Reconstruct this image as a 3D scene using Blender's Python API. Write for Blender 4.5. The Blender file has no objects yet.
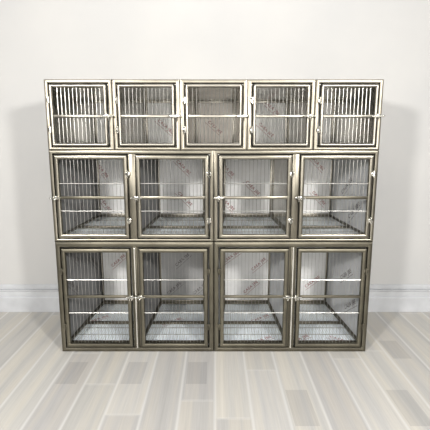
import bpy, bmesh, math, random
from mathutils import Vector, Matrix
random.seed(7)
PI = math.pi
sc = bpy.context.scene
C = sc.collection

# ------------------------------------------------------------------ materials
def newmat(name):
    m = bpy.data.materials.new(name); m.use_nodes = True
    nt = m.node_tree
    return m, nt, nt.nodes['Principled BSDF']

def N(nt, t, **kw):
    n = nt.nodes.new(t)
    for k, v in kw.items():
        if k in n.inputs: n.inputs[k].default_value = v
        else: setattr(n, k, v)
    return n

def steel(name, col, rough, metallic=1.0, streak=0.12, scale=(60, 60, 3), bump=0.03):
    """stainless sheet/tube with brushed streaks"""
    m, nt, b = newmat(name)
    tc = N(nt, 'ShaderNodeTexCoord')
    mp = N(nt, 'ShaderNodeMapping'); mp.inputs['Scale'].default_value = scale
    no = N(nt, 'ShaderNodeTexNoise', Scale=3.0, Detail=4.0)
    nt.links.new(tc.outputs['Object'], mp.inputs[0]); nt.links.new(mp.outputs[0], no.inputs['Vector'])
    r = N(nt, 'ShaderNodeMapRange'); r.inputs['To Min'].default_value = max(0.03, rough - streak); r.inputs['To Max'].default_value = rough + streak
    nt.links.new(no.outputs[0], r.inputs[0]); nt.links.new(r.outputs[0], b.inputs['Roughness'])
    big = N(nt, 'ShaderNodeTexNoise', Scale=7.0, Detail=3.0)
    nt.links.new(tc.outputs['Object'], big.inputs['Vector'])
    cr = N(nt, 'ShaderNodeValToRGB')
    cr.color_ramp.elements[0].position = 0.3; cr.color_ramp.elements[1].position = 0.7
    cr.color_ramp.elements[0].color = (*[c * 0.72 for c in col], 1)
    cr.color_ramp.elements[1].color = (*[min(1, c * 1.12) for c in col], 1)
    nt.links.new(big.outputs[0], cr.inputs[0]); nt.links.new(cr.outputs[0], b.inputs['Base Color'])
    b.inputs['Metallic'].default_value = metallic
    bp = N(nt, 'ShaderNodeBump', Strength=bump, Distance=0.01)
    nt.links.new(big.outputs[0], bp.inputs['Height']); nt.links.new(bp.outputs[0], b.inputs['Normal'])
    return m

def film(name, col, rough=0.6, metallic=0.0):
    m, nt, b = newmat(name)
    tc = N(nt, 'ShaderNodeTexCoord')
    no = N(nt, 'ShaderNodeTexNoise', Scale=9.0, Detail=3.0)
    nt.links.new(tc.outputs['Object'], no.inputs['Vector'])
    cr = N(nt, 'ShaderNodeValToRGB')
    cr.color_ramp.elements[0].position = 0.3; cr.color_ramp.elements[1].position = 0.7
    cr.color_ramp.elements[0].color = (*[c * 0.88 for c in col], 1)
    cr.color_ramp.elements[1].color = (*[min(1, c * 1.06) for c in col], 1)
    nt.links.new(no.outputs[0], cr.inputs[0]); nt.links.new(cr.outputs[0], b.inputs['Base Color'])
    b.inputs['Roughness'].default_value = rough; b.inputs['Metallic'].default_value = metallic
    bp = N(nt, 'ShaderNodeBump', Strength=0.05, Distance=0.01)
    nt.links.new(no.outputs[0], bp.inputs['Height']); nt.links.new(bp.outputs[0], b.inputs['Normal'])
    return m

def flat(name, col, rough=0.5, metallic=0.0):
    m, nt, b = newmat(name)
    no = N(nt, 'ShaderNodeTexNoise', Scale=40.0)
    cr = N(nt, 'ShaderNodeValToRGB')
    cr.color_ramp.elements[0].color = (*[c * 0.85 for c in col], 1)
    cr.color_ramp.elements[1].color = (*[min(1, c * 1.1) for c in col], 1)
    nt.links.new(no.outputs[0], cr.inputs[0]); nt.links.new(cr.outputs[0], b.inputs['Base Color'])
    b.inputs['Roughness'].default_value = rough; b.inputs['Metallic'].default_value = metallic
    return m

M = {}
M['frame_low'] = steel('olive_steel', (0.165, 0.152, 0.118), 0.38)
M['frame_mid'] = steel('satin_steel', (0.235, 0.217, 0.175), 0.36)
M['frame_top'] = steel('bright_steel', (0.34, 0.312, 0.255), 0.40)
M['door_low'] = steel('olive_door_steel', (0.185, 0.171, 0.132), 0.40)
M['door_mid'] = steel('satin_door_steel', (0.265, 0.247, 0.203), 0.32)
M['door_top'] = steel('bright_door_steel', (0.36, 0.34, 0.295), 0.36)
M['wire'] = steel('wire_steel', (0.55, 0.54, 0.51), 0.35, scale=(10, 10, 10))
M['hardware'] = steel('hardware_steel', (0.85, 0.83, 0.76), 0.18, scale=(30, 30, 30))
M['side_dark'] = steel('inner_sheet_steel', (0.60, 0.585, 0.55), 0.24, scale=(3, 60, 60))
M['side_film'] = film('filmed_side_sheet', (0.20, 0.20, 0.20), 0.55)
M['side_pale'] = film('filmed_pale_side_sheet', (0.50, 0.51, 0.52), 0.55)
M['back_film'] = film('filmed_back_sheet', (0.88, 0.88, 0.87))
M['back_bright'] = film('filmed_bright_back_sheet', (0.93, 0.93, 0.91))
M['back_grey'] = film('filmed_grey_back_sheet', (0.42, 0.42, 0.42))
M['back_warm'] = film('filmed_warm_back_sheet', (0.95, 0.89, 0.82))
M['tray'] = film('pale_tray_film', (0.86, 0.92, 0.98), 0.45, 0.0)
M['ink'] = flat('red_brown_ink', (0.34, 0.10, 0.09), 0.6)
M['ink_dark'] = flat('faded_dark_ink', (0.10, 0.085, 0.085), 0.6)
M['gap'] = flat('shadow_rubber', (0.03, 0.03, 0.028), 0.7)  # near-black standing in for the shade between door and frame

def wall_mat():
    m, nt, b = newmat('painted_wall')
    tc = N(nt, 'ShaderNodeTexCoord')
    a = N(nt, 'ShaderNodeTexNoise', Scale=2.2, Detail=4.0); f = N(nt, 'ShaderNodeTexNoise', Scale=160.0, Detail=2.0)
    nt.links.new(tc.outputs['Object'], a.inputs['Vector']); nt.links.new(tc.outputs['Object'], f.inputs['Vector'])
    cr = N(nt, 'ShaderNodeValToRGB')
    cr.color_ramp.elements[0].position = 0.3; cr.color_ramp.elements[1].position = 0.7
    cr.color_ramp.elements[0].color = (0.485, 0.483, 0.476, 1); cr.color_ramp.elements[1].color = (0.525, 0.518, 0.503, 1)
    nt.links.new(a.outputs[0], cr.inputs[0]); nt.links.new(cr.outputs[0], b.inputs['Base Color'])
    b.inputs['Roughness'].default_value = 0.75
    bp = N(nt, 'ShaderNodeBump', Strength=0.08, Distance=0.003)
    nt.links.new(f.outputs[0], bp.inputs['Height']); nt.links.new(bp.outputs[0], b.inputs['Normal'])
    return m

PLANK_W = 0.155
def floor_mat():
    m, nt, b = newmat('whitewashed_planks')
    L = nt.links.new
    def math_(op, a, c=None, d=None):
        n = N(nt, 'ShaderNodeMath', operation=op)
        for i, v in enumerate((a, c, d)):
            if v is None: continue
            if isinstance(v, (int, float)): n.inputs[i].default_value = v
            else: L(v, n.inputs[i])
        return n.outputs[0]
    tc = N(nt, 'ShaderNodeTexCoord'); sp = N(nt, 'ShaderNodeSeparateXYZ')
    L(tc.outputs['Object'], sp.inputs[0])
    u = math_('DIVIDE', math_('ADD', sp.outputs[0], 0.0), PLANK_W)
    row = math_('FLOOR', u); fu = math_('FRACT', u)
    wn = N(nt, 'ShaderNodeTexWhiteNoise', noise_dimensions='1D'); L(row, wn.inputs['W'])
    v = math_('ADD', math_('DIVIDE', sp.outputs[1], 2.2), math_('MULTIPLY', wn.outputs[0], 7.3))
    pc = math_('FLOOR', v); fv = math_('FRACT', v)
    cmb = N(nt, 'ShaderNodeCombineXYZ'); L(row, cmb.inputs[0]); L(pc, cmb.inputs[1])
    w2 = N(nt, 'ShaderNodeTexWhiteNoise', noise_dimensions='2D'); L(cmb.outputs[0], w2.inputs['Vector'])
    tone = N(nt, 'ShaderNodeValToRGB')
    cr = tone.color_ramp
    cr.elements[0].position = 0.0; cr.elements[0].color = (0.459, 0.446, 0.431, 1)
    cr.elements[1].position = 1.0; cr.elements[1].color = (0.536, 0.523, 0.501, 1)
    for p, c in ((0.3, (0.475, 0.462, 0.447, 1)), (0.55, (0.505, 0.489, 0.458, 1)), (0.8, (0.528, 0.512, 0.478, 1))):
        e = cr.elements.new(p); e.color = c
    L(w2.outputs['Value'], tone.inputs[0])
    # darker grey wood ends on a few planks: (row, near end, far end)
    half = None
    for rw, ya, yz in ((-5, -.304, -.105), (-3, -.304, -.105), (-1, -.304, -.105), (2, -.60, -.352), (5, -.60, -.352), (6, -.07, .13), (-8, -.5, -.3), (9, -.9, -.7), (-2, -1.5, -1.3), (4, -1.6, -1.4)):
        mk = math_('MULTIPLY', math_('COMPARE', row, float(rw), .1), math_('MULTIPLY', math_('GREATER_THAN', sp.outputs[1], ya), math_('LESS_THAN', sp.outputs[1], yz)))
        mk = math_('MULTIPLY', mk, math_('MULTIPLY', math_('GREATER_THAN', fu, .1), math_('LESS_THAN', fu, .74)))
        half = mk if half is None else math_('ADD', half, mk)
    mxd = N(nt, 'ShaderNodeMixRGB', blend_type='MULTIPLY'); L(half, mxd.inputs[0]); L(tone.outputs[0], mxd.inputs[1]); mxd.inputs[2].default_value = (0.84, 0.84, 0.85, 1)
    # in-plank lengthwise bands
    mp = N(nt, 'ShaderNodeMapping'); mp.inputs['Scale'].default_value = (22, 0.5, 1); L(tc.outputs['Object'], mp.inputs[0])
    off = N(nt, 'ShaderNodeVectorMath', operation='ADD'); L(mp.outputs[0], off.inputs[0]); L(w2.outputs['Color'], off.inputs[1])
    band = N(nt, 'ShaderNodeTexNoise', Scale=1.0, Detail=2.0); L(off.outputs[0], band.inputs['Vector'])
    mp2 = N(nt, 'ShaderNodeMapping'); mp2.inputs['Scale'].default_value = (170, 5, 1); L(tc.outputs['Object'], mp2.inputs[0])
    grain = N(nt, 'ShaderNodeTexNoise', Scale=1.0, Detail=4.0, Distortion=0.6); L(mp2.outputs[0], grain.inputs['Vector'])
    k = math_('ADD', math_('MULTIPLY', band.outputs[0], 0.54), math_('MULTIPLY', grain.outputs[0], 0.26))
    k = math_('ADD', k, 0.62)
    mx = N(nt, 'ShaderNodeMixRGB', blend_type='MULTIPLY'); mx.inputs[0].default_value = 1.0
    L(mxd.outputs[0], mx.inputs[1])
    gk = N(nt, 'ShaderNodeCombineColor'); L(k, gk.inputs[0]); L(k, gk.inputs[1]); L(k, gk.inputs[2]); L(gk.outputs[0], mx.inputs[2])
    warm = N(nt, 'ShaderNodeMixRGB', blend_type='MULTIPLY'); wf = N(nt, 'ShaderNodeMapRange'); wf.inputs['From Min'].default_value = .42; wf.inputs['From Max'].default_value = .62; L(band.outputs[0], wf.inputs[0])
    L(wf.outputs[0], warm.inputs[0]); L(mx.outputs[0], warm.inputs[1]); warm.inputs[2].default_value = (1.0, .975, .925, 1)
    # whitish bevel lines along the joints
    d = math_('MINIMUM', fu, math_('SUBTRACT', 1.0, fu))
    line = N(nt, 'ShaderNodeMapRange'); line.inputs['From Min'].default_value = 0.012; line.inputs['From Max'].default_value = 0.06
    line.inputs['To Min'].default_value = 0.5; line.inputs['To Max'].default_value = 0.0; L(d, line.inputs[0])
    dv = math_('MINIMUM', fv, math_('SUBTRACT', 1.0, fv))
    le = math_('MULTIPLY', math_('LESS_THAN', dv, 0.004), 0.18)
    mx2 = N(nt, 'ShaderNodeMixRGB'); L(math_('MAXIMUM', line.outputs[0], le), mx2.inputs[0]); L(warm.outputs[0], mx2.inputs[1]); mx2.inputs[2].default_value = (0.72, 0.71, 0.69, 1)
    L(mx2.outputs[0], b.inputs['Base Color'])
    b.inputs['Roughness'].default_value = 0.42
    b.inputs['Specular IOR Level'].default_value = 0.35
    bp = N(nt, 'ShaderNodeBump', Strength=0.08, Distance=0.002); L(grain.outputs[0], bp.inputs['Height']); L(bp.outputs[0], b.inputs['Normal'])
    return m
M['wall'] = wall_mat(); M['floor'] = floor_mat()
M['trim'] = film('white_trim_paint', (0.53, 0.54, 0.555), 0.42, 0.0)

# ------------------------------------------------------------------ mesh helpers
class MB:
    def __init__(s): s.bm = bmesh.new()
    def box(s, x0, x1, y0, y1, z0, z1, bev=0.0):
        t = bmesh.new(); bmesh.ops.create_cube(t, size=1.0)
        for v in t.verts:
            v.co = Vector(((x0 + x1) / 2 + v.co.x * (x1 - x0), (y0 + y1) / 2 + v.co.y * (y1 - y0), (z0 + z1) / 2 + v.co.z * (z1 - z0)))
        if bev: bmesh.ops.bevel(t, geom=list(t.edges), offset=bev, segments=2, affect='EDGES', profile=0.5)
        s.merge(t); return s
    def slab(s, quad, off):
        """a quad thickened by the vector off"""
        A = [s.bm.verts.new(p) for p in quad]; B = [s.bm.verts.new(Vector(p) + Vector(off)) for p in quad]
        s.bm.faces.new(A); s.bm.faces.new(B)
        for i in range(4):
            j = (i + 1) % 4; s.bm.faces.new((A[i], A[j], B[j], B[i]))
        return s
    def prism(s, pts, z0, z1):
        A = [s.bm.verts.new((x, y, z0)) for x, y in pts]; B = [s.bm.verts.new((x, y, z1)) for x, y in pts]
        s.bm.faces.new(A); s.bm.faces.new(B)
        for i in range(len(pts)):
            j = (i + 1) % len(pts); s.bm.faces.new((A[i], A[j], B[j], B[i]))
        return s
    def merge(s, t):
        me = bpy.data.meshes.new('t'); t.to_mesh(me); t.free(); s.bm.from_mesh(me); bpy.data.meshes.remove(me)
    def rod(s, a, b, r, seg=8, r2=None, cap=True):
        a = Vector(a); b = Vector(b); d = b - a
        t = bmesh.new()
        bmesh.ops.create_cone(t, cap_ends=cap, segments=seg, radius1=r, radius2=r if r2 is None else r2, depth=d.length)
        m = Matrix.Translation((a + b) / 2) @ d.to_track_quat('Z', 'Y').to_matrix().to_4x4()
        bmesh.ops.transform(t, matrix=m, verts=t.verts); s.merge(t); return s
    def ball(s, c, r, sc_=(1, 1, 1), seg=10):
        t = bmesh.new(); bmesh.ops.create_uvsphere(t, u_segments=seg, v_segments=seg // 2 + 2, radius=r)
        bmesh.ops.transform(t, matrix=Matrix.Translation(c) @ Matrix.Diagonal((*sc_, 1)), verts=t.verts); s.merge(t); return s
    def loop(s, x0, x1, z0, z1, R, prof, nc=4, wx=1.0, wz0=1.0, wz1=1.0):
        """sweep a closed profile [(inset, y)] round a rounded rectangle; wx / wz0 / wz1 scale the inset on sides, bottom, top"""
        rings = []
        for (u, y) in prof:
            xl, xr, zb, zt = x0 + u * wx, x1 - u * wx, z0 + u * wz0, z1 - u * wz1
            r = max(R - u, 0.0004)
            pts = []
            for (cx, cz, a0) in ((xr - r, zt - r, 0), (xl + r, zt - r, 90), (xl + r, zb + r, 180), (xr - r, zb + r, 270)):
                for k in range(nc):
                    a = math.radians(a0 + 90 * k / (nc - 1)) if nc > 1 else math.radians(a0 + 45)
                    rr = r if nc > 1 else 0
                    if nc > 1: pts.append((cx + rr * math.cos(a), y, cz + rr * math.sin(a)))
                    else: pts.append((cx + (r if a0 in (0, 270) else -r), y, cz + (r if a0 in (0, 90) else -r)))
            rings.append([s.bm.verts.new(p) for p in pts])
        n = len(rings[0]); m = len(rings)
        for i in range(m):
            A, B = rings[i], rings[(i + 1) % m]
            for k in range(n):
                s.bm.faces.new((A[k], A[(k + 1) % n], B[(k + 1) % n], B[k]))
        return s
    def build(s, name, mat, parent=None, smooth=35):
        bmesh.ops.recalc_face_normals(s.bm, faces=s.bm.faces)
        me = bpy.data.meshes.new(name); s.bm.to_mesh(me); s.bm.free()
        if smooth:
            me.polygons.foreach_set('use_smooth', [True] * len(me.polygons))
            me.set_sharp_from_angle(angle=math.radians(smooth))
        me.materials.append(mat)
        o = bpy.data.objects.new(name, me); C.objects.link(o)
        if parent: o.parent = parent
        return o

def tube_profile(w, y0, y1, c=0.3):
    """chamfered, gently crowned tube section: inset 0..w, depth y0 (front) .. y1"""
    d = min(w * c, 0.008)
    return [(0, y1), (0, y0 + d), (d * 0.35, y0 + d * 0.35), (d, y0 + 0.0008), (w * 0.5, y0), (w - d, y0 + 0.0008), (w - d * 0.35, y0 + d * 0.35), (w, y0 + d), (w, y1)]
def round_profile(w, y0, d):
    return [(w * (0.5 - 0.5 * math.cos(2 * PI * k / 12)), y0 + d * (0.5 - 0.5 * math.sin(2 * PI * k / 12))) for k in range(12)]

def lettering(parent, text, size, matrix, mat, name='printed_lettering'):
    cu = bpy.data.curves.new('t', 'FONT'); cu.body = text; cu.size = size; cu.align_x = 'CENTER'; cu.align_y = 'CENTER'
    cu.offset = size * 0.012; cu.space_character = 1.1
    o = bpy.data.objects.new('t', cu); C.objects.link(o)
    dg = bpy.context.evaluated_depsgraph_get()
    me = bpy.data.meshes.new_from_object(o.evaluated_get(dg)); bpy.data.objects.remove(o); bpy.data.curves.remove(cu)
    bm = bmesh.new(); bm.from_mesh(me)
    xs = [v.co.x for v in bm.verts]; lo, hi = min(xs) - size * .5, max(xs) + size * .3
    y = -size * 0.75
    q = [bm.verts.new(p) for p in ((lo, y - size * .04, 0), (hi, y - size * .04, 0), (hi, y + size * .04, 0), (lo, y + size * .04, 0))]
    bm.faces.new(q)
    bmesh.ops.transform(bm, matrix=matrix, verts=bm.verts)
    bm.to_mesh(me); bm.free(); me.name = name; me.materials.clear(); me.materials.append(mat)
    ob = bpy.data.objects.new(name, me); C.objects.link(ob); ob.parent = parent
    return ob
def on_back(x, y, z, deg): return Matrix.Translation((x, y, z)) @ Matrix.Rotation(PI / 2, 4, 'X') @ Matrix.Rotation(math.radians(deg), 4, 'Z')
def on_floor(x, y, z, deg): return Matrix.Translation((x, y, z)) @ Matrix.Rotation(math.radians(deg), 4, 'Z')
def on_left(x, y, z, deg): return Matrix.Translation((x, y, z)) @ Matrix.Rotation(PI / 2, 4, 'Z') @ Matrix.Rotation(PI / 2, 4, 'X') @ Matrix.Rotation(math.radians(deg), 4, 'Z')
def on_right(x, y, z, deg): return Matrix.Translation((x, y, z)) @ Matrix.Rotation(-PI / 2, 4, 'Z') @ Matrix.Rotation(PI / 2, 4, 'X') @ Matrix.Rotation(math.radians(deg), 4, 'Z')

# ------------------------------------------------------------------ cages
DEPTH = 0.530
WORD = 'CAEA JBE'
PITCH = 0.0187
WIRE = dict(low=.0009, mid=.0014, top=.0018)
TIER = {
    'low': dict(st=.026, top=.032, bot=.026, dw=.021, post=.040, gap=.006, floor=(.036, .088), top_in=(.026, .026), cross=.525, rods=(.355, .69), R=.003),
    'mid': dict(st=.020, top=.020, bot=.014, dw=.021, post=.037, gap=.006, floor=(.022, .050), top_in=(.026, .026), cross=.497, rods=(.333, .665), R=.004),
    'top': dict(st=.019, top=.018, bot=.013, dw=.017, post=.0, gap=.006, floor=(.018, .018), top_in=(.024, .056), cross=.490, rods=(), R=.011),
}

def make_hinge(door, x, z, side, tier):
    h = MB()
    h.rod((x, -.012, z - .013), (x, -.012, z + .013), .0050, 10)
    h.ball((x, -.012, z + .014), .0052, (1, 1, .7)); h.ball((x, -.012, z - .014), .0052, (1, 1, .7))
    h.box(x - .011, x + .011, -.009, -.005, z - .010, z + .010, .001)
    return h.build('hinge', M['door_low'] if tier == 'low' else M['hardware'], door)

def make_latch(door, x, z, side, k=1.0):
    """slide bolt across door stile and frame; side=+1: latch to the right edge of the door"""
    h = MB()
    h.box(x - .013 * k, x + .013 * k, -.016, -.008, z - .009 * k, z + .009 * k, .0015)
    h.rod((x - .026 * k, -.019, z), (x + .026 * k, -.019, z), .0042 * k, 10)
    h.ball((x + side * .027 * k, -.019, z), .0055 * k)
    h.ball((x - side * .027 * k, -.019, z), .0045 * k)
    for dx in (-.010, .010):
        h.rod((x + (dx - .0025) * k, -.019, z), (x + (dx + .0025) * k, -.019, z), .0068 * k, 10)
    h.rod((x - side * .003, -.021, z), (x - side * .003, -.034, z - .004), .0030 * k, 8)
    h.ball((x - side * .003, -.035, z - .005), .0055 * k)
    h.rod((x + side * .004, -.012, z - .009 * k), (x + side * .004, -.012, z - .022 * k), .0042 * k, 8, .0030)
    return h.build('latch', M['hardware'], door)

def make_door(root, x0, x1, z0, z1, tier, hinge_side, cross_frac, dark_bar=False):
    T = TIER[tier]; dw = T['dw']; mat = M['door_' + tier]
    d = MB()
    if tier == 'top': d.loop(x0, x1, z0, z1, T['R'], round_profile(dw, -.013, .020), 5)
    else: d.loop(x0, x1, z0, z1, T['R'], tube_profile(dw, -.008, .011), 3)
    door = d.build('door', mat, root)
    g_ = T['gap']; q = MB(); q.loop(x0 - g_ * .55, x1 + g_ * .55, z0 - g_ * .55, z1 + g_ * .55, T['R'] + g_ * .5, [(0, .010), (0, .006), (g_ * .55 + .003, .0115), (g_ * .55 + .003, .015)], 4); q.build('door_seal', M['gap'], door)  # dark ring behind the gap paints in the shade around the door
    ix0, ix1, iz0, iz1 = x0 + dw, x1 - dw, z0 + dw, z1 - dw
    # vertical wires, each end let into the door rails
    w = MB(); n = max(2, round((ix1 - ix0) / PITCH)); p = (ix1 - ix0) / n
    for k in range(1, n):
        x = ix0 + k * p
        w.rod((x, .006, iz0 - .004), (x, .006, iz1 + .004), WIRE[tier], 6, cap=False)
    w.build('vertical_bars', M['wire'], door)
    zc = z0 + (z1 - z0) * cross_frac
    hw = .0068 if tier == 'top' else .0075
    b = MB(); b.box(ix0 - .003, ix1 + .003, -.009, .002, zc - hw, zc + hw, .003)
    b.build('crossbar', M['door_low'] if dark_bar else mat, door)  # darker steel imitates the dark reflection on the outer middle-row bars
    for f in T['rods']:
        z = z0 + (z1 - z0) * (f + (0.0 if tier == 'mid' else 0.0))
        r = MB(); r.rod((ix0 - .004, .001, z), (ix1 + .004, .001, z), .0024, 8); r.build('horizontal_rod', M['wire'], door)
    xh = x0 - T['gap'] * .3 if hinge_side < 0 else x1 + T['gap'] * .3
    for f in ((.27, .74) if tier == 'top' else (.22, .78)):
        make_hinge(door, xh, z0 + (z1 - z0) * f, hinge_side, tier)
    xl = (x1 if hinge_side < 0 else x0)
    make_latch(door, xl, zc, -hinge_side, 1.0 if tier == 'top' else .9)
    return door

def make_unit(name, label, group, tier, xc, zb, width, height, hinges, mats):
    """one cage unit: cells = len(hinges)"""
    T = TIER[tier]; n = len(hinges)
    root = bpy.data.objects.new(name, None); C.objects.link(root); root.empty_display_size = .1
    root.location = (xc, 0, zb)
    root['label'] = label; root['category'] = 'cage'; root['group'] = group
    W2 = width / 2 - .0006; H = height - .0006
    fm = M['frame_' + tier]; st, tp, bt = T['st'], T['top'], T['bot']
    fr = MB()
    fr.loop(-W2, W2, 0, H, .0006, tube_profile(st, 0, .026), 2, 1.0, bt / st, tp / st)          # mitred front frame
    fr.loop(-W2, W2, 0, H, .0006, [(0, DEPTH), (0, DEPTH - .022), (.022, DEPTH - .022), (.022, DEPTH)], 2)
    for sx in (-1, 1):
        for z0_, z1_ in ((0, .022), (H - .022, H)):
            xa, xb = sorted((sx * W2, sx * (W2 - .022)))
            fr.box(xa, xb, .0255, DEPTH - .0215, z0_, z1_, .002)
    fr.build('frame', fm, root)
    cells = []
    if n == 1: cells = [(-W2 + st, W2 - st)]
    else:
        hp = T['post'] / 2
        cells = [(-W2 + st, -hp), (hp, W2 - st)]
        p = MB()
        if tier == 'mid': p.box(-hp, hp, .001, .024, bt - .003, H - tp + .003, .006)
        else: p.box(-.011, .011, .003, .024, bt - .003, H - tp + .003, .003)
        post = p.build('centre_post', fm, root)
        if tier == 'low':
            g = MB(); g.box(-hp, hp, .012, .0225, bt - .002, H - tp + .002); g.build('door_stop', fm, post)
            r = MB(); r.rod((0, -.004, bt + .002), (0, -.004, H - tp - .002), .0055, 12); r.ball((0, -.004, H - tp - .002), .0055)
            r.build('post_rod', M['hardware'], post)
    # shell sheets: pressed steel liner that narrows a little towards the back
    yf, yb = .0275, DEPTH - .026
    zf0, zf1 = T['floor']; zt0, zt1 = H - T['top_in'][0], H - T['top_in'][1]
    fl = lambda y: zf0 + (zf1 - zf0) * (y - yf) / (yb - yf)          # floor height at depth y
    ins = mats['inset']                                                # how far each liner wall stands in at the back
    sides = []
    for sx, mk in ((-1, mats['left']), (1, mats['right'])):
        fx, bx = sx * (W2 - .016), sx * (W2 - ins[0 if sx < 0 else 1])
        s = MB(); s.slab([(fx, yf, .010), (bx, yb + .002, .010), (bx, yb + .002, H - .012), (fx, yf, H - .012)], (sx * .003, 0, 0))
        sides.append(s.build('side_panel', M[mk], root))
    sk = MB()
    for sx in (-1, 1): xa, xb = sorted((sx * (W2 - .001), sx * (W2 - .004))); sk.box(xa, xb, .028, DEPTH - .024, .023, H - .023)
    sk.box(-W2 + .023, W2 - .023, DEPTH - .005, DEPTH - .002, .023, H - .023)
    sk.box(-W2 + .023, W2 - .023, .028, DEPTH - .024, H - .006, H - .002)
    sk.build('outer_casing', fm, root)
    rf = MB(); rf.slab([(-W2 + .018, yf, zt0), (W2 - .018, yf, zt0), (W2 - .018, yb + .002, zt1), (-W2 + .018, yb + .002, zt1)], (0, 0, .003)); rf.build('ceiling_panel', M['side_dark'], root)
    tr = MB(); tr.slab([(-W2 + .019, yf, zf0 - .008), (W2 - .019, yf, zf0 - .008), (W2 - .019, yb + .002, zf1 - .008), (-W2 + .019, yb + .002, zf1 - .008)], (0, 0, -.006)); tray = tr.build('floor_tray', M['tray'], root)
    out = dict(root=root, tray=tray, sides=sides, backs=[], doors=[], yb=yb, fl=fl, H=H, W2=W2, ins=ins, yf=yf)
    if n == 2:
        di = ins[2]
        dv = MB(); dv.prism([(-.004, yf - .002), (.004, yf - .002), (di, yb + .002), (-di, yb + .002)], .012, H - .014); out['divider'] = dv.build('divider', M[mats['divider']], root)
    for ci in range(n):
        # wall positions of this cell at the front and at the back
        lf, lb = (-W2 + .016, -W2 + ins[0]) if ci == 0 else (.004, ins[2])
        rf_, rb_ = (W2 - .016, W2 - ins[1]) if ci == n - 1 else (-.004, -ins[2])
        xw = lambda y, A, B: A + (B - A) * (y - yf) / (yb - yf)
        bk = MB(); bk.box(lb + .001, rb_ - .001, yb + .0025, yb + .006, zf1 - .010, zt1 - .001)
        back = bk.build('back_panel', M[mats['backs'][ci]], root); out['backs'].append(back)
        e = MB(); r = .006
        e.box(lb, lb + 2 * r, yb - .010, yb + .002, zf1, zt1, .002)
        e.box(rb_ - 2 * r, rb_, yb - .010, yb + .002, zf1, zt1, .002)
        e.box(lb + 2 * r, rb_ - 2 * r, yb - .010, yb + .002, zf1, zf1 + .013, .002)
        if tier == 'top': e.box(lb + 2 * r, rb_ - 2 * r, yb - .010, yb + .002, zt1 - .012, zt1, .002)
        e.build('edge_trim', M['frame_mid'] if tier == 'low' else M['door_top'], back)
        # floor grate: rim bars along the walls, middle support bar, wires from front to back
        g = MB(); h = .007; wd_ = .016 if tier == 'low' else .012
        y0_, y1_ = .034, yb - .012
        for A, B, d in ((lf, lb, wd_), (rf_, rb_, -wd_)):
            p = [(xw(y0_, A, B), y0_, fl(y0_) + h), (xw(y0_, A, B) + d, y0_, fl(y0_) + h), (xw(y1_, A, B) + d, y1_, fl(y1_) + h), (xw(y1_, A, B), y1_, fl(y1_) + h)]
            g.slab(p, (0, 0, -2 * h + .002))
        for ya, hb in ((.046, .007), (.245 if tier == 'low' else .22, .013), (y1_ - .007, .006)):
            xa, xb = xw(ya, lf, lb) + wd_, xw(ya, rf_, rb_) - wd_
            g.box(xa, xb, ya - hb, ya + hb, fl(ya) - .006, fl(ya) + .005, .0015)
        grate = g.build('floor_grate', M['frame_low'], root)
        w = MB(); nw = round((rf_ - lf) / .0135)
        for k in range(1, nw):
            t_ = k / nw
            xa = xw(.042, lf, lb) + (xw(.042, rf_, rb_) - xw(.042, lf, lb)) * t_
            xb = xw(y1_, lf, lb) + (xw(y1_, rf_, rb_) - xw(y1_, lf, lb)) * t_
            w.rod((xa, .042, fl(.042)), (xb, y1_, fl(y1_)), .0009, 5, cap=False)
        for ya in (.12, .19, .385): w.rod((xw(ya, lf, lb) + .01, ya, fl(ya) - .002), (xw(ya, rf_, rb_) - .01, ya, fl(ya) - .002), .0022, 5, cap=False)
        w.build('grate_wires', M['wire'], grate)
        a, b_ = cells[ci]; gp = T['gap']
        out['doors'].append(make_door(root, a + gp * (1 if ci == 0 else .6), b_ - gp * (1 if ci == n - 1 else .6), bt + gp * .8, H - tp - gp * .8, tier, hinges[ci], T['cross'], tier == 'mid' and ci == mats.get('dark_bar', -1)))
    return out

W = 1.663
HB, HM, HT = .6197, .4719, .3415
Z1, Z2 = HB, HB + HM
XO = -0.006
TOP_IN = ((.100, .060), (.080, .050), (.055, .040), (.060, .050), (.060, .098))
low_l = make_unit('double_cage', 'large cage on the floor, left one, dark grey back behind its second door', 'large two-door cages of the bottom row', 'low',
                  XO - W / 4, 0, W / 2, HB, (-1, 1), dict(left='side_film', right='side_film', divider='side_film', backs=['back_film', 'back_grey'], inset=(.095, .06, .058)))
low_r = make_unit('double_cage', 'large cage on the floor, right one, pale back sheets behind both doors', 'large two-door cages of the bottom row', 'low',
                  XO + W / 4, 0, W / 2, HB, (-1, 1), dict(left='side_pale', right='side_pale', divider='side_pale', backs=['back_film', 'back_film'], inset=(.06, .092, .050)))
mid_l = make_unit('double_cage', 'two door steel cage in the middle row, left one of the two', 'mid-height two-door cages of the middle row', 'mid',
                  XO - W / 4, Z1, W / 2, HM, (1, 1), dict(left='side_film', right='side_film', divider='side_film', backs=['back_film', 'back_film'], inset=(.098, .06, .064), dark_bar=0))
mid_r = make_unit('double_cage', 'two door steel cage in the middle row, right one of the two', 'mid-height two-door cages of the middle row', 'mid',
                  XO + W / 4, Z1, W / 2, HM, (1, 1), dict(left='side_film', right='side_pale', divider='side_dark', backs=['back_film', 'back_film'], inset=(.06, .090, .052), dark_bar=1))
tops = []
for k, lab in enumerate((
        'small square steel cage at the left end of the top row',
        'small square steel cage, second from the left in the top row',
        'small steel cage in the middle of the top row, warm back sheet in view',
        'small square steel cage, second from the right in the top row',
        'small square steel cage at the right end of the top row')):
    tops.append(make_unit('small_cage', lab, 'small single-door cages of the top row', 'top', XO + (k - 2) * W / 5, Z2, W / 5, HT, (-1,),
                dict(left='side_dark', right='side_dark', backs=['back_warm' if k == 2 else 'back_bright'], inset=TOP_IN[k])))

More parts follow.
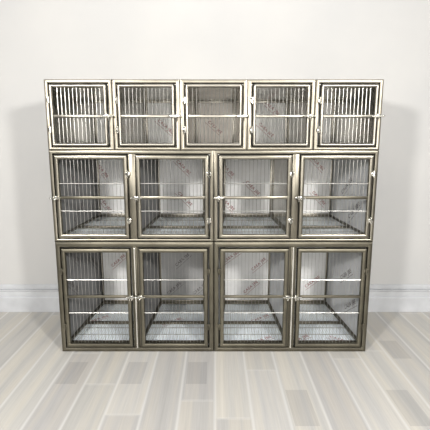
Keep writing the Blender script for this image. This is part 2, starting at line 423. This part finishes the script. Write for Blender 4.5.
# printed words on the protective film
def back_text(u, ci, x, z, deg, size=.026, ink='ink', text=WORD):
    r = u['root'].location
    lettering(u['backs'][ci], text, size, on_back(x - r.x, u['yb'] + .0020, z - r.z, deg), M[ink])
back_text(mid_l, 0, -.710, .960, -55); back_text(mid_l, 0, -.700, .745, -55)
back_text(mid_l, 1, -.198, .975, -45); back_text(mid_l, 1, -.190, .775, -45)
back_text(mid_r, 0, .239, .845, -45); back_text(mid_r, 0, .075, .965, -45); back_text(mid_r, 0, .080, .745, -45)
back_text(mid_r, 1, .640, 1.000, -45); back_text(mid_r, 1, .660, .780, -45)
back_text(low_l, 0, -.630, .370, 42); back_text(low_l, 1, -.213, .375, 42, ink='ink_dark'); back_text(low_l, 1, -.27, .18, 42, ink='ink_dark'); back_text(low_l, 1, -.10, .18, 42, ink='ink_dark')
back_text(low_r, 0, .105, .395, 36); back_text(low_r, 0, .285, .345, 42); back_text(low_r, 0, .235, .19, 42)
back_text(low_r, 1, .640, .225, 38)
back_text(tops[1], 0, -.305, 1.225, -42, .026); back_text(tops[3], 0, .349, 1.335, -42, .026); back_text(tops[3], 0, .315, 1.205, -42, .026)
back_text(tops[2], 0, .0, 1.22, -42, .024)
def floor_text(u, x, y, deg):
    r = u['root'].location
    sl = math.atan2(u['fl'](.4) - u['fl'](.1), .3)
    m = Matrix.Translation((x - r.x, y, u['fl'](y) - .0076)) @ Matrix.Rotation(sl, 4, 'X') @ Matrix.Rotation(math.radians(deg), 4, 'Z')
    lettering(u['tray'], WORD, .030, m, M['ink'])
for u, x, y, d in ((low_l, -.72, .30, 35), (low_l, -.262, .27, 35), (low_r, .28, .31, 35), (low_r, .262, .075, 30), (low_r, .476, .085, 30), (low_r, .713, .075, -30)):
    floor_text(u, x, y, d)
def side_text(u, which, y, z, deg):
    W2, yf, yb = u['W2'], u['yf'], u['yb']
    sx = -1 if which == 0 else 1
    f, b_ = sx * (W2 - .016), sx * (W2 - u['ins'][which])
    x = f + (b_ - f) * (y - yf) / (yb - yf) - sx * .0006
    a = math.atan2(b_ - f, yb - yf)                     # splay of the liner wall
    base = Matrix.Translation((x, y, z)) @ Matrix.Rotation(-a, 4, 'Z')
    m = base @ (on_left(0, 0, 0, deg) if which == 0 else on_right(0, 0, 0, deg))
    lettering(u['sides'][which], WORD, .034, m, M['ink_dark'])
side_text(low_l, 0, .16, .50, -40); side_text(low_l, 0, .14, .33, -40); side_text(low_l, 0, .40, .40, -40)
side_text(mid_l, 0, .25, .12, 40); side_text(mid_l, 0, .22, .30, -40)
side_text(low_r, 1, .25, .36, 35); side_text(low_r, 1, .18, .20, 35); side_text(mid_r, 1, .30, .26, 40); side_text(mid_r, 1, .20, .13, 40)

# ------------------------------------------------------------------ the room
def struct(o): o['kind'] = 'structure'; return o
WALL_Y = 0.560
w = MB(); w.box(-3.6, 3.6, WALL_Y, WALL_Y + .1, 0, 3.2); struct(w.build('wall_back', M['wall'], None, 0))
f = MB(); f.box(-3.6, 3.6, -4.6, WALL_Y + .1, -.06, 0); struct(f.build('floor', M['floor'], None, 0))
prof = [(0, 0), (-.018, 0), (-.018, .098), (-.0155, .103), (-.0095, .107), (-.0095, .140), (-.0170, .149), (-.0170, .155), (-.0020, .1565), (-.0020, .1655), (-.0135, .168), (-.0125, .182), (-.004, .189), (0, .188)]
bm = bmesh.new(); A = [bm.verts.new((-3.59, WALL_Y + y, z)) for y, z in prof]; B = [bm.verts.new((3.59, WALL_Y + y, z)) for y, z in prof]
for i in range(len(prof)):
    j = (i + 1) % len(prof); bm.faces.new((A[i], A[j], B[j], B[i]))
bm.faces.new(A); bm.faces.new(B)
b = MB(); b.bm.free(); b.bm = bm; struct(b.build('baseboard_back', M['trim'], None, 20))

# ------------------------------------------------------------------ light
def area(name, loc, target, size, power, col, shape='DISK', sy=None):
    l = bpy.data.lights.new(name, 'AREA'); l.energy = power; l.color = col; l.shape = shape; l.size = size
    if sy: l.size_y = sy
    o = bpy.data.objects.new(name, l); C.objects.link(o); o.location = loc
    o.rotation_euler = (Vector(target) - Vector(loc)).to_track_quat('-Z', 'Y').to_euler()
    return o
area('softbox_left', (-1.55, -2.9, 1.98), (0.3, .4, .8), .36, 96, (1, .975, .94))
area('softbox_right', (1.55, -2.9, 1.98), (-.3, .4, .8), .36, 96, (1, .975, .94))
area('ceiling_panel_lamp', (0, -.75, 3.0), (0, .3, 1.0), 1.4, 15, (1, .99, .97), 'RECTANGLE', 1.0)  # overhead fill light, added to brighten the upper wall
area('front_window', (0, -4.4, 1.25), (0, 0, .95), 1.3, 56, (1, .975, .94), 'RECTANGLE', 1.2)  # frontal fill light added to brighten the cage interiors, not a window

wd = bpy.data.worlds.new('World'); sc.world = wd; wd.use_nodes = True
nt = wd.node_tree; bg = nt.nodes['Background']
tc = N(nt, 'ShaderNodeTexCoord'); sp = N(nt, 'ShaderNodeSeparateXYZ'); nt.links.new(tc.outputs['Generated'], sp.inputs[0])
mr = N(nt, 'ShaderNodeMapRange'); mr.inputs['From Min'].default_value = -1; mr.inputs['From Max'].default_value = 1; nt.links.new(sp.outputs[2], mr.inputs[0])
cr = N(nt, 'ShaderNodeValToRGB'); e = cr.color_ramp
e.elements[0].position = 0.0; e.elements[0].color = (.30, .29, .27, 1)
e.elements[1].position = 1.0; e.elements[1].color = (.85, .92, 1.0, 1)
for p, c in ((.46, (.30, .285, .25, 1)), (.56, (.33, .32, .29, 1)), (.70, (.62, .68, .78, 1))):
    q = e.elements.new(p); q.color = c
nt.links.new(mr.outputs[0], cr.inputs[0]); nt.links.new(cr.outputs[0], bg.inputs[0]); bg.inputs[1].default_value = 0.26

# ------------------------------------------------------------------ camera
cam = bpy.data.cameras.new('Camera'); cam.sensor_width = 36; cam.lens = 36 * 414 / 430; cam.clip_start = .05
co = bpy.data.objects.new('Camera', cam); C.objects.link(co); co.location = (0, -2.1, 1.131)
co.rotation_euler = (math.radians(80.0), 0, 0)
sc.camera = co
sc.view_settings.view_transform = 'Standard'; sc.view_settings.look = 'None'
